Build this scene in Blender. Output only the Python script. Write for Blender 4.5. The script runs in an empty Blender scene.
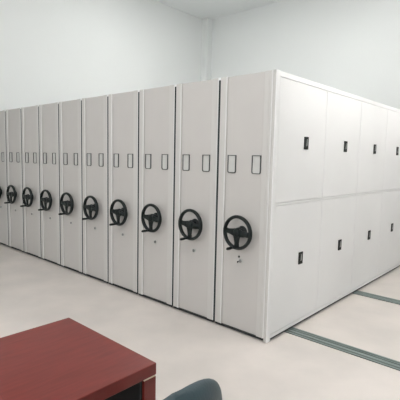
import bpy, bmesh, math, random
from mathutils import Vector, Matrix
random.seed(4)
PEND, CEIL, SKY, EXPO = 47.0, 27.0, 2.12, 0.78
PX, PZ, PY = 0.98, 2.98, (1.0, 2.95)
CL = [(-3.6, 2.6, 'over the middle of the shelving'), (-1.2, 3.4, 'over the door-clad end of the shelving'), (0.1, -1.7, 'over the desk')]
S = bpy.context.scene
col = S.collection
PI = math.pi

# ------------------------------------------------------------------ materials
def mat(name, base, rough=0.5, metal=0.0, var=None, scale=3.0, detail=3.0, bump=0.0, bscale=60.0,
        coat=0.0, stretch=None, rvar=0.0, spec=0.5):
    m = bpy.data.materials.new(name); m.use_nodes = True
    nt = m.node_tree; b = nt.nodes['Principled BSDF']
    b.inputs['Roughness'].default_value = rough
    b.inputs['Metallic'].default_value = metal
    b.inputs['Coat Weight'].default_value = coat
    b.inputs['Specular IOR Level'].default_value = spec
    tc = nt.nodes.new('ShaderNodeTexCoord'); mp = nt.nodes.new('ShaderNodeMapping')
    nt.links.new(tc.outputs['Object'], mp.inputs['Vector'])
    if stretch: mp.inputs['Scale'].default_value = stretch
    n = nt.nodes.new('ShaderNodeTexNoise')
    n.inputs['Scale'].default_value = scale; n.inputs['Detail'].default_value = detail
    nt.links.new(mp.outputs['Vector'], n.inputs['Vector'])
    r = nt.nodes.new('ShaderNodeValToRGB')
    c2 = var if var else tuple(c*0.96 for c in base)
    r.color_ramp.elements[0].position = 0.35; r.color_ramp.elements[1].position = 0.65
    r.color_ramp.elements[0].color = (*c2, 1); r.color_ramp.elements[1].color = (*base, 1)
    nt.links.new(n.outputs['Fac'], r.inputs['Fac'])
    nt.links.new(r.outputs['Color'], b.inputs['Base Color'])
    if rvar:
        mr = nt.nodes.new('ShaderNodeMapRange')
        mr.inputs['To Min'].default_value = rough-rvar; mr.inputs['To Max'].default_value = rough+rvar
        nt.links.new(n.outputs['Fac'], mr.inputs['Value']); nt.links.new(mr.outputs['Result'], b.inputs['Roughness'])
    if bump:
        n2 = nt.nodes.new('ShaderNodeTexNoise'); n2.inputs['Scale'].default_value = bscale
        nt.links.new(mp.outputs['Vector'], n2.inputs['Vector'])
        bp = nt.nodes.new('ShaderNodeBump'); bp.inputs['Strength'].default_value = bump
        bp.inputs['Distance'].default_value = 0.002
        nt.links.new(n2.outputs['Fac'], bp.inputs['Height']); nt.links.new(bp.outputs['Normal'], b.inputs['Normal'])
    return m

M = dict(
    wall=mat('wall_paint', (0.80, 0.82, 0.81), 0.9, var=(0.785, 0.805, 0.795), scale=0.6, spec=0.2),
    ceiling=mat('ceiling_paint', (0.86, 0.88, 0.88), 0.95, scale=0.5, spec=0.2),
    floor=mat('polished_floor', (0.79, 0.725, 0.68), 0.38, var=(0.68, 0.63, 0.59), scale=1.7, detail=7, rvar=0.08, spec=0.35),
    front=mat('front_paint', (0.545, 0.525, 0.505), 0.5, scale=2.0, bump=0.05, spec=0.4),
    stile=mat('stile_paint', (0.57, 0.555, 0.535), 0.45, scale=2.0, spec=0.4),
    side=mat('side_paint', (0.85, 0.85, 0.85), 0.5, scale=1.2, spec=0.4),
    body=mat('body_paint', (0.60, 0.60, 0.59), 0.5, scale=2.0),
    lit_bead=mat('bead_highlight', (0.74, 0.74, 0.73), 0.35, spec=0.5),  # paler than the stiles: highlight along the step edges painted into the colour
    seal=mat('seal_rubber', (0.034, 0.044, 0.046), 0.8, spec=0.15),
    cap=mat('cap_plastic', (0.85, 0.87, 0.87), 0.4),
    base=mat('base_black', (0.02, 0.022, 0.022), 0.7),
    wheel=mat('wheel_plastic', (0.007, 0.011, 0.013), 0.42, var=(0.005, 0.010, 0.008), scale=12, spec=0.3),
    holder=mat('holder_frame', (0.06, 0.065, 0.065), 0.5),
    card=mat('card_paper', (0.56, 0.56, 0.54), 0.7, scale=20),
    chrome=mat('lock_chrome', (0.30, 0.30, 0.30), 0.35, 0.7, scale=30),
    latch=mat('latch_black', (0.008, 0.010, 0.009), 0.5, scale=20, spec=0.3),
    lever=mat('latch_lever', (0.45, 0.46, 0.45), 0.35, 0.6, scale=30),
    rail=mat('galvanised_track', (0.27, 0.32, 0.305), 0.45, 0.35, var=(0.21, 0.26, 0.245), scale=14, stretch=(0.3, 4, 4)),
    groove=mat('track_groove', (0.035, 0.05, 0.048), 0.6),
    wood=mat('mahogany_wood', (0.180, 0.022, 0.017), 0.36, var=(0.145, 0.016, 0.012), scale=9, detail=6,
             stretch=(7, 0.8, 2), coat=0.0, spec=0.4),
    strip=mat('edge_strip', (0.72, 0.60, 0.45), 0.4),
    leather=mat('chair_leather', (0.030, 0.058, 0.070), 0.5, var=(0.024, 0.047, 0.058), scale=8, bump=0.4, bscale=140),
    plastic=mat('chair_plastic', (0.02, 0.02, 0.022), 0.45),
    frame=mat('window_frame_paint', (0.75, 0.76, 0.76), 0.5),
)

# ------------------------------------------------------------------ mesh building
class MB:
    def __init__(s): s.bm = bmesh.new(); s.mats = []
    def mi(s, m):
        if m not in s.mats: s.mats.append(m)
        return s.mats.index(m)
    def _paint(s, faces, m, smooth=False):
        i = s.mi(m)
        for f in faces: f.material_index = i; f.smooth = smooth
    def box(s, x0, x1, y0, y1, z0, z1, m, bev=0.0, seg=2, mtx=None):
        t = bmesh.new(); bmesh.ops.create_cube(t, size=1)
        for v in t.verts:
            v.co = Vector((x0+(v.co.x+.5)*(x1-x0), y0+(v.co.y+.5)*(y1-y0), z0+(v.co.z+.5)*(z1-z0)))
        if bev: bmesh.ops.bevel(t, geom=list(t.edges), offset=bev, segments=seg, profile=0.5, affect='EDGES')
        if mtx: t.transform(mtx)
        s._merge(t, m)
    def _merge(s, t, m, smooth=False):
        bmesh.ops.recalc_face_normals(t, faces=t.faces)
        vm = {v: s.bm.verts.new(v.co) for v in t.verts}
        fs = [s.bm.faces.new([vm[v] for v in f.verts]) for f in t.faces]
        s._paint(fs, m, smooth); t.free()
    def cyl(s, a, b, r0, r1, m, n=24, smooth=True, bev=0.0):
        a, b = Vector(a), Vector(b); d = b-a
        t = bmesh.new(); bmesh.ops.create_cone(t, cap_ends=True, segments=n, radius1=r0, radius2=r1, depth=d.length)
        if bev:
            es = [e for e in t.edges if any(len(f.verts) > 4 for f in e.link_faces)]
            bmesh.ops.bevel(t, geom=es, offset=bev, segments=2, profile=0.5, affect='EDGES')
        q = d.to_track_quat('Z', 'Y').to_matrix().to_4x4()
        t.transform(Matrix.Translation((a+b)/2) @ q); s._merge(t, m, smooth)
    def prism(s, pts, z0, z1, m, frame=None):
        """pts in the XY plane, extruded z0..z1"""
        t = bmesh.new()
        lo = [t.verts.new((x, y, z0)) for x, y in pts]; hi = [t.verts.new((x, y, z1)) for x, y in pts]
        n = len(pts); t.faces.new(lo[::-1]); t.faces.new(hi)
        for i in range(n): t.faces.new([lo[i], lo[(i+1) % n], hi[(i+1) % n], hi[i]])
        if frame: t.transform(frame)
        s._merge(t, m)
    def torus(s, c, R, rr, rd, m, N=48, n=12, lumpy=0):
        """ring about the Y axis: rr radial, rd depth radius"""
        t = bmesh.new(); rings = []
        for i in range(N):
            a = 2*PI*i/N; rg = []
            for j in range(n):
                b = 2*PI*j/n; R2 = R+rr*math.cos(b)
                y = rd*math.sin(b)
                rg.append(t.verts.new((c[0]+R2*math.cos(a), c[1]+y, c[2]+R2*math.sin(a))))
            rings.append(rg)
        for i in range(N):
            for j in range(n):
                t.faces.new([rings[i][j], rings[(i+1) % N][j], rings[(i+1) % N][(j+1) % n], rings[i][(j+1) % n]])
        s._merge(t, m, True)
    def loft(s, secs, m, smooth=True):
        t = bmesh.new(); rs = [[t.verts.new(p) for p in sec] for sec in secs]; n = len(rs[0])
        for a, b in zip(rs, rs[1:]):
            for j in range(n): t.faces.new([a[j], a[(j+1) % n], b[(j+1) % n], b[j]])
        t.faces.new(rs[0][::-1]); t.faces.new(rs[-1]); s._merge(t, m, smooth)
    def build(s, name, parent=None, loc=(0, 0, 0)):
        me = bpy.data.meshes.new(name); s.bm.to_mesh(me); s.bm.free()
        for m in s.mats: me.materials.append(m)
        o = bpy.data.objects.new(name, me); col.objects.link(o); o.location = loc
        if parent: o.parent = parent
        return o

def root(name, label, cat, group=None, loc=(0, 0, 0)):
    o = bpy.data.objects.new(name, None); col.objects.link(o); o.location = loc
    o.empty_display_size = 0.1
    o['label'] = label; o['category'] = cat
    if group: o['group'] = group
    return o
def struct(o): o['kind'] = 'structure'; return o
def kids(o, allobj): return [c for c in allobj if c.parent == o]
def copy_tree(o, parent=None):
    allobj = list(col.objects)
    c = o.copy(); col.objects.link(c); c.parent = parent
    for ch in kids(o, allobj): copy_tree(ch, c)
    return c

# ------------------------------------------------------------------ room
XL, XR, YF, YB, HC = -6.0, 5.6, -5.5, 5.87, 5.35
T = 0.15
def rbox(name, *a, m='wall'):
    b = MB(); b.box(*a, M[m]); return struct(b.build(name))
rbox('floor', XL-T, XR+T, YF-T, YB+T, -0.15, 0.0, m='floor')
rbox('ceiling', XL-T, XR+T, YF-T, YB+T, HC, HC+0.15, m='ceiling')
rbox('wall_left', XL-T, XL, YF-T, YB+T, 0, HC)
rbox('wall_back', XL, XR, YB, YB+T, 0, HC)
b = MB(); b.box(XL, XL+0.20, YB-0.20, YB, 0, HC, M['wall'], 0.004); struct(b.build('trim_1'))   # boxed corner pillar

# walls with window openings
def window_wall(name, axis, pos, lo, hi, wins, z0, z1):
    b = MB()
    def seg(a0, a1, c0, c1):
        if axis == 'x': b.box(pos, pos+T, a0, a1, c0, c1, M['wall'])
        else: b.box(a0, a1, pos-T, pos, c0, c1, M['wall'])
    seg(lo, hi, 0, z0); seg(lo, hi, z1, HC)
    e = lo
    for a0, a1 in wins: seg(e, a0, z0, z1); e = a1
    seg(e, hi, z0, z1)
    return struct(b.build(name))
nwin = [0]
def window(axis, pos, a0, a1, z0, z1):
    nwin[0] += 1
    b = MB(); w = 0.06; d0, d1 = (pos+.04, pos+.10) if axis == 'x' else (pos-.10, pos-.04)
    def bar(p0, p1, c0, c1):
        if axis == 'x': b.box(d0, d1, p0, p1, c0, c1, M['frame'], 0.004)
        else: b.box(p0, p1, d0, d1, c0, c1, M['frame'], 0.004)
    bar(a0, a0+w, z0, z1); bar(a1-w, a1, z0, z1)
    bar(a0+w, a1-w, z0, z0+w); bar(a0+w, a1-w, z1-w, z1)
    mid = (a0+a1)/2; zt = z0+(z1-z0)*.68
    bar(a0+w, a1-w, zt-w/2, zt+w/2); bar(mid-w/2, mid+w/2, z0+w, zt-w/2)
    struct(b.build('window_%d' % nwin[0]))
    ld = bpy.data.lights.new('daylight_portal', 'AREA'); ld.shape = 'RECTANGLE'
    ld.size = a1-a0; ld.size_y = z1-z0; ld.cycles.is_portal = True
    lo = bpy.data.objects.new('daylight_portal', ld); col.objects.link(lo)
    if axis == 'x':
        lo.location = (pos+T+.01, mid, (z0+z1)/2); lo.rotation_euler = (PI/2, 0, PI/2)
    else:
        lo.location = (mid, pos-T-.01, (z0+z1)/2); lo.rotation_euler = (PI/2, 0, PI)
WZ0, WZ1 = 1.6, 4.6
wr = [(-5.0, -3.3)]
window_wall('wall_right', 'x', XR, YF-T, YB+T, wr, WZ0, WZ1)
for a in wr: window('x', XR, a[0], a[1], WZ0, WZ1)
wf = [(-3.4, -.6), (0.6, 3.8)]
window_wall('wall_front', 'y', YF, XL, XR, wf, WZ0, WZ1)
for a in wf: window('y', YF, a[0], a[1], WZ0, WZ1)

# ------------------------------------------------------------------ mobile shelving
PITCH = 0.572; UW = 0.550; H = 2.30; DEPTH = 4.49
ZB = 0.032
def unit_front():
    """profile seen from above; x from -UW/2..UW/2, front at y=0"""
    h = UW/2; i = 0.197
    pts = [(-h, .03), (-h, .003), (-h+.003, 0), (-i-.011, 0), (-i-.008, -.006), (-i-.003, -.006), (-i+.001, 0), (-i+.004, .014),
           (i-.004, .014), (i, .002), (i+.004, 0), (i+.048, 0), (i+.050, .0025), (i+.052, 0), (h-.008, 0), (h, .007), (h, .03)]
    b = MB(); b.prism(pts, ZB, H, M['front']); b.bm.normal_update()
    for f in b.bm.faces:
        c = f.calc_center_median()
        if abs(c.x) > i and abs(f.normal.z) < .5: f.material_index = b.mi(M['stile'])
        if abs(f.normal.z) < .5 and (-i-.0115 < c.x < -i+.0015 or c.x > h-.0081) and c.y < .012: f.material_index = b.mi(M['lit_bead'])
    return b
def handwheel_mb():
    b = MB(); m = M['wheel']; c = (0, -.068, 0)
    b.torus(c, 0.139, 0.0150, 0.021, m)
    # hub, dished
    b.cyl((0, -.050, 0), (0, -.092, 0), .046, .034, m, 28, bev=.004)
    b.cyl((0, 0.014, 0), (0, -.052, 0), .030, .030, m, 20)
    b.cyl((0, 0.014, 0), (0, -.006, 0), .055, .050, m, 28)
    # three flat tapering spokes: left, right, down
    for ang in (PI*1.0-.06, .06-.12, -PI/2-.02):
        ca, sa = math.cos(ang), math.sin(ang); secs = []
        for r, w, d, y in ((.022, .036, .011, -.074), (.055, .028, .010, -.074), (.095, .021, .009, -.071), (.138, .026, .010, -.068)):
            sec = []
            for k in range(12):
                q = 2*PI*k/12
                u = w*max(-1, min(1, 1.3*math.cos(q))); v = d*max(-1, min(1, 1.3*math.sin(q)))
                sec.append((ca*r-sa*u, y+v, sa*r+ca*u))
            secs.append(sec)
        b.loft(secs, m)
    return b
def crank_mb():
    b = MB(); m = M['wheel']; x, z = -.033, -.137
    b.cyl((x, -.066, z), (x, -.096, z), .014, .011, m, 16)
    secs = []
    for y, r in ((-.094, .008), (-.100, .0115), (-.125, .0135), (-.158, .0125), (-.168, .009), (-.171, .004)):
        secs.append([(x+r*math.cos(2*PI*k/16), y, z+r*math.sin(2*PI*k/16)) for k in range(16)])
    b.loft(secs, m)
    return b
def holder_mb():
    b = MB(); w, h, t = .046, .080, .0065; y0, y1 = .004, .0145
    m = M['holder']
    # outline frame with rounded lower corners
    out, inn = [], []
    def rr(w, h, r):
        p = [(-w, h), (w, h)]
        for k in range(6):
            a = -k/5*PI/2; p.append((w-r+r*math.cos(a), -h+r+r*math.sin(a)))
        for k in range(6):
            a = -PI/2-k/5*PI/2; p.append((-w+r+r*math.cos(a), -h+r+r*math.sin(a)))
        return p
    o = rr(w, h, .018); n = rr(w-t, h-t, .012); N = len(o)
    t_ = bmesh.new()
    V = lambda pts, y: [t_.verts.new((x, y, z)) for x, z in pts]
    of, nf, ob, nb = V(o, y0), V(n, y0), V(o, y1), V(n, y1)
    for i in range(N):
        j = (i+1) % N
        t_.faces.new([of[i], of[j], nf[j], nf[i]]); t_.faces.new([of[i], ob[i], ob[j], of[j]])
        t_.faces.new([nf[i], nf[j], nb[j], nb[i]]); t_.faces.new([ob[i], nb[i], nb[j], ob[j]])
    b._merge(t_, m)
    return b
def card_mb():
    b = MB(); b.box(-.040, .040, .0115, .0142, -.072, .074, M['card']); return b
def lock_mb():
    b = MB()
    secs = []
    for y, s_ in ((.0145, 1), (.0115, 1), (.0105, .93)):
        secs.append([(s_*.028*math.cos(2*PI*k/24), y, s_*.021*math.sin(2*PI*k/24)) for k in range(24)])
    b.loft(secs, M['card'], False)
    b.cyl((0, .0115, 0), (0, .003, 0), .0160, .0140, M['chrome'], 20)
    b.box(-.002, .002, .0022, .0035, -.008, .008, M['base'])
    return b

unit = root('mobile_shelving_unit', 'x', 'mobile shelving', 'mobile shelving units side by side in one long row')
b = MB(); b.box(-UW/2, UW/2, .028, DEPTH, ZB, H, M['body'], 0.002); b.build('body', unit)
unit_front().build('front_panel', unit)
b = MB()
b.box(-UW/2+.002, UW/2-.002, .006, DEPTH-.03, .0105, ZB, M['base']); b.build('base', unit)
b = MB(); b.box(-UW/2-.0205, -UW/2-.0005, .000, .05, ZB, H-.02, M['seal'], .002)
sl = b.build('rubber_seal', unit)
b = MB(); b.box(-UW/2-.0200, -UW/2-.0005, .000, .05, H-.0195, H+.004, M['cap'], .002); b.build('end_cap', sl)
for sx in (-1, 1):
    h = holder_mb().build('label_holder', unit, (sx*.132+.003, 0, 1.530)); card_mb().build('card', h)
w = handwheel_mb().build('handwheel', unit, (.006, .010, .933)); crank_mb().build('crank_handle', w)
lock_mb().build('lock', unit, (-.004, 0, .665))
XC0 = -0.595+0.011+UW/2            # centre of the end unit
unit.location = (XC0, 0, 0)
ords = [None, 'second', 'third', 'fourth', 'fifth', 'sixth', 'seventh', 'eighth', 'ninth', 'tenth']
units = [unit]
for k in range(1, 10):
    c = copy_tree(unit); c.location = (XC0-PITCH*k, 0, 0); units.append(c)
    c['label'] = ('narrow grey shelving front with black handwheel, %s from the white door-clad end' % ords[k]) if k < 9 else \
        'last grey shelving front at the left edge of the row, cut by the frame'
unit['label'] = 'nearest grey mobile shelving unit, its long white side clad with doors'

# the closed side of the end unit: frame, corner post, ten doors
SX0 = UW/2                          # local x where the extra side cladding starts
XS = -XC0                           # local x of world X = 0
def sidebox(b, x0, x1, *a, **k): b.box(x0, x1, *a, **k)
b = MB()
b.box(SX0+.0005, XS-.010, .056, DEPTH, .0265, H, M['side'])
b.box(SX0+.0005, XS-.004, .056, DEPTH-.03, .0105, .026, M['base'])
b.build('side_panel', unit)
b = MB(); cx0 = SX0+.001
pts = [(cx0, .052), (cx0, 0.001), (XS-.012, -.004), (XS-.003, -.002), (XS+.003, .006), (XS+.003, .050), (XS, .0535), (XS-.0105, .0535)]
b.prism(pts, .004, H+.001, M['stile'])
for f in b.bm.faces:
    c = f.calc_center_median()
    f.normal_update()
    if f.normal.x > .6 : f.material_index = b.mi(M['side'])
b.build('corner_post', unit)
Y0 = 0.056; BAY = 0.874; NB = 5
Z = [(.062, 1.184), (1.214, 2.250)]
b = MB(); fx0, fx1 = XS-.010, XS
yend = Y0+NB*BAY
b.box(fx0, fx1, Y0, DEPTH, 2.257, H, M['side'], .0015)
b.box(fx0, fx1, Y0, DEPTH, .0265, .057, M['side'], .0015)
b.box(fx0, fx1, Y0, DEPTH, 1.190, 1.208, M['side'], .0015)
b.box(fx0, fx1, yend+.002, DEPTH, .0575, 2.2565, M['side'], .0015)
b.build('side_frame', unit)
def latch_mb():
    b = MB(); w, h = .036, .057
    b.box(0, .007, -w, w, -h, h, M['latch'], .003)
    b.box(.006, .009, -w, -w+.010, -h, h, M['latch'], .001); b.box(.006, .009, w-.010, w, -h, h, M['latch'], .001)
    b.box(.006, .009, -w+.010, w-.010, h-.012, h, M['latch'], .001); b.box(.006, .009, -w+.010, w-.010, -h, -h+.016, M['latch'], .001)
    fr = Matrix(((0, 0, 1, 0), (1, 0, 0, 0), (0, 1, 0, 0), (0, 0, 0, 1)))
    b.prism([(.004, .036), (.012, .038), (.012, -.022), (-.004, -.028)], .0072, .0115, M['lever'], fr)
    return b
lat0 = latch_mb()
first = None
for i in range(NB):
    for j, (z0, z1) in enumerate(Z):
        y0, y1 = Y0+i*BAY+.0025, Y0+(i+1)*BAY-.0025
        b = MB(); b.box(XS-.0095, XS-.0005, y0, y1, z0, z1, M['side'], .0025)
        d = b.build('door', unit)
        hz = 1.733 if j else .664
        if first is None: first = lat0.build('latch', d)
        else:
            c = first.copy(); col.objects.link(c); c.parent = d; first_copy = c
        (first if (i == 0 and j == 0) else c).location = (XS-.0005, Y0+i*BAY+.483-(.008 if not j else 0), hz)
b = MB(); b.cyl((-.020, .0145, .702), (-.020, .006, .702), .010, .008, M['base'], 16); b.build('lock_button', unit)
# key left in the lock of the end unit
b = MB(); b.box(-.0015, .0015, -.020, .0025, -.004, .004, M['chrome']); b.cyl((0.0015, -.026, -.002), (-.0015, -.026, -.002), .009, .009, M['base'], 16)
k = b.build('key', [o for o in col.objects if o.parent == unit and o.name == 'lock'][0])

# ------------------------------------------------------------------ floor tracks
def track(y, label):
    r = root('floor_track', label, 'floor rail', 'steel tracks let into the floor for the shelving', (0, y, 0))
    x0, x1 = -5.9, 4.6
    b = MB(); b.box(x0, x1, -.068, .068, 0.0, .004, M['groove']); b.build('base_plate', r)
    for s0, s1 in ((-.068, -.048), (-.030, .004), (.022, .036), (.050, .068)):
        b = MB(); b.box(x0, x1, s0, s1, .0042, .0098, M['rail'], .0015); b.build('rail', r)
track(.39, 'grey-green steel floor track nearest the front of the shelving')
track(1.95, 'grey-green steel floor track farther back along the white doors')

# ------------------------------------------------------------------ desk
desk = root('desk', 'dark reddish-brown wooden desk in the lower left corner of the room', 'desk', None, (0.343, -2.62, 0))
dx0, dx1, dy0, dy1 = -.332, .330, -.75, .749
b = MB(); b.box(dx0, dx1, dy0, dy1, .711, .76, M['wood'], .003); b.build('desktop', desk)
for (ya, yb) in ((dy1-.062, dy1-.001), (dy0+.001, dy0+.062)):
    b = MB(); b.box(dx0+.02, dx1-.001, ya, yb, 0.0, .7035, M['wood'], .002); p = b.build('end_panel', desk)
    b = MB(); b.box(dx0+.022, dx1-.003, ya+.002, yb-.002, .704, .7105, M['strip']); s_ = b.build('edge_strip', p); s_['label'] = 'pale strip under the desktop'
b = MB(); b.box(dx0+.085, dx1-.012, dy1-.074, dy1-.0625, .02, .7105, M['base'], .001); o = b.build('shade_sheet', desk); o['label'] = 'black sheet standing in for the shade inside the desk'  # black sheet added to paint the deep shade under the desktop
b = MB(); b.box(dx0+.06, dx0+.08, dy0+.0625, dy1-.0625, .12, .7105, M['wood'], .001); b.build('modesty_panel', desk)

# ------------------------------------------------------------------ chair
chair = root('office_chair', 'dark blue-grey office chair with a rounded back beside the desk', 'chair', None, (0.905, -2.244, 0))
def superloop(cx, cy, cz, rx, ry, n, e=2.6, tilt=0.0):
    out = []
    for k in range(n):
        a = 2*PI*k/n; c_, s_ = math.cos(a), math.sin(a)
        x = rx*math.copysign(abs(c_)**(2/e), c_); y = ry*math.copysign(abs(s_)**(2/e), s_)
        out.append((cx+x, cy+y, cz))
    return out
# backrest (its plane runs along Y, wearer faces -X)
b = MB(); secs = []
zb, zt = .50, .988
N = 26
for i in range(N+1):
    u = 1-(1-i/N)**1.6 if i > N/2 else (i/N)*(1-.5**1.6)/.5
    z = zb+(zt-zb)*u
    hw = .256*(0.80+0.20*min(1, u*2.2))
    if u > .62:                                  # rounded top corners
        q = (u-.62)/.38; hw *= max(0.0, 1-q**2.3)**(1/2.3)
    if u < .1: hw *= math.sqrt(max(.05, 1-((.1-u)/.1)**2))
    hw = max(hw, .012)
    th = .040*math.sqrt(max(.06, 1-max(0, (u-.80)/.2)**2)) * (1 if u > .08 else .5+u*6)
    x = .19+.06*u+.02*math.sin(u*PI)
    sec = []
    for k in range(40):
        a = 2*PI*k/40; c_, s_ = math.cos(a), math.sin(a)
        yy = hw*math.copysign(abs(s_)**(2/2.4), s_); xx = th*math.copysign(abs(c_)**(2/2.2), c_)
        sec.append((x+xx-.10*(yy/.235)**2*.5, yy, z))
    secs.append(sec)
b.loft(secs, M['leather']); b.build('backrest', chair)
b = MB(); secs = []
for z, s_ in ((.425, .86), (.435, .95), (.46, 1), (.485, .985), (.498, .93), (.503, .80)):
    secs.append(superloop(-.02, 0, z, .235*s_, .235*s_, 40, 3.2))
b.loft(secs, M['leather']); b.build('seat', chair)
b = MB(); b.box(.10, .26, -.03, .03, .405, .424, M['plastic'], .004); b.box(.235, .262, -.03, .03, .405, .62, M['plastic'], .006); b.build('back_support', chair)
for s in (-1, 1):
    b = MB(); b.box(-.16, .10, s*.29-.028, s*.29+.028, .600, .625, M['plastic'], .01, 3)
    b.box(-.05, -.01, s*.29-.013, s*.29+.013, .41, .602, M['plastic'], .004)
    b.box(-.05, -.01, min(s*.303, s*.10), max(s*.303, s*.10), .405, .423, M['plastic'], .004); b.build('armrest', chair)
b = MB(); b.cyl((0, 0, .10), (0, 0, .405), .028, .022, M['plastic']); b.cyl((0, 0, .38), (0, 0, .424), .06, .09, M['plastic']); b.build('gas_lift', chair)
b = MB(); b.cyl((0, 0, .075), (0, 0, .13), .045, .035, M['plastic'])
for k in range(5):
    a = 2*PI*k/5+.3
    b.cyl((.03*math.cos(a), .03*math.sin(a), .10), (.25*math.cos(a), .25*math.sin(a), .078), .022, .014, M['plastic'], 12)
b.build('star_base', chair)
for k in range(5):
    a = 2*PI*k/5+.3; px, py = .25*math.cos(a), .25*math.sin(a); tx, ty = -math.sin(a), math.cos(a)
    b = MB(); b.cyl((px+tx*.022, py+ty*.022, .0275), (px-tx*.022, py-ty*.022, .0275), .0270, .0270, M['plastic'], 20)
    b.cyl((px, py, .03), (px, py, .08), .008, .008, M['plastic'], 10); b.build('caster', chair)

# ------------------------------------------------------------------ added lamps, unseen, above and to the right, brightening doors and walls
def emit(name, c, st):
    m = bpy.data.materials.new(name); m.use_nodes = True; nt = m.node_tree
    b_ = nt.nodes['Principled BSDF']; b_.inputs['Base Color'].default_value = (.8, .8, .8, 1)
    n = nt.nodes.new('ShaderNodeTexNoise'); n.inputs['Scale'].default_value = 2
    r_ = nt.nodes.new('ShaderNodeValToRGB'); r_.color_ramp.elements[0].color = (*[k*.97 for k in c], 1); r_.color_ramp.elements[1].color = (*c, 1)
    nt.links.new(n.outputs['Fac'], r_.inputs['Fac']); nt.links.new(r_.outputs['Color'], b_.inputs['Emission Color'])
    b_.inputs['Emission Strength'].default_value = st
    return m
M['tube'] = emit('lit_tube', (1.0, 0.975, 0.94), PEND)
M['led'] = emit('lit_diffuser', (1.0, 0.99, 0.97), CEIL)
def pendant(x, y, z, label):  # added out of view to brighten the upper part of the side doors
    r_ = root('added_pendant_lamp', label, 'lamp', 'added pendant tube lamps over the aisle', (x, y, z))
    b = MB(); b.box(-.045, .045, -.62, .62, .012, .05, M['cap'], .004); b.build('housing', r_)
    b = MB(); b.cyl((0, -.6, -.012), (0, .6, -.012), .022, .022, M['tube'], 16); b.build('tube', r_)
    for s in (-1, 1):
        b = MB(); b.cyl((0, s*.5, .05), (0, s*.5, HC-z-.001), .003, .003, M['cap'], 8); b.build('cord', r_)
for i, y in enumerate(PY): pendant(PX, y, PZ, ('first', 'second', 'third')[i]+' added unseen pendant tube lamp over the aisle beside the doors, counted from the desk')
def panel(x, y, label):  # added overhead, out of view, to lift the walls, floor and fronts
    r_ = root('added_ceiling_lamp', label, 'lamp', 'added square ceiling lamps', (x, y, HC))
    b = MB(); b.box(-.32, .32, -.32, .32, -.045, -.0005, M['cap'], .004); b.build('housing', r_)
    b = MB(); b.box(-.295, .295, -.295, .295, -.0475, -.0455, M['led']); b.build('diffuser', r_)
for x, y, l in CL: panel(x, y, 'added unseen square ceiling lamp '+l)

# ------------------------------------------------------------------ daylight
w = bpy.data.worlds.new('daylight'); S.world = w; w.use_nodes = True
bg = w.node_tree.nodes['Background']
bg.inputs['Color'].default_value = (0.985, 0.995, 1.0, 1); bg.inputs['Strength'].default_value = SKY

# ------------------------------------------------------------------ camera
yaw, pitch, roll = 0.7356, -0.10015, 0.0211
yaw, pitch, roll = math.radians(42.147), math.radians(-5.738), math.radians(1.209)
f = Vector((-math.sin(yaw)*math.cos(pitch), math.cos(yaw)*math.cos(pitch), math.sin(pitch)))
r = Vector((math.cos(yaw), math.sin(yaw), 0)); u = r.cross(f)
rr_ = math.cos(roll)*r+math.sin(roll)*u; uu = -math.sin(roll)*r+math.cos(roll)*u
cd = bpy.data.cameras.new('camera'); cam = bpy.data.objects.new('camera', cd); col.objects.link(cam)
mw = Matrix((rr_, uu, -f)).transposed().to_4x4(); mw.translation = Vector((1.842, -2.925, 1.572))
cam.matrix_world = mw
cd.sensor_width = 36; cd.lens = 411.438/400*36; cd.clip_start = .05
S.camera = cam
S.view_settings.view_transform = 'Standard'; S.view_settings.look = 'None'
S.view_settings.gamma = 1; S.view_settings.use_curve_mapping = False
S.view_settings.exposure = EXPO
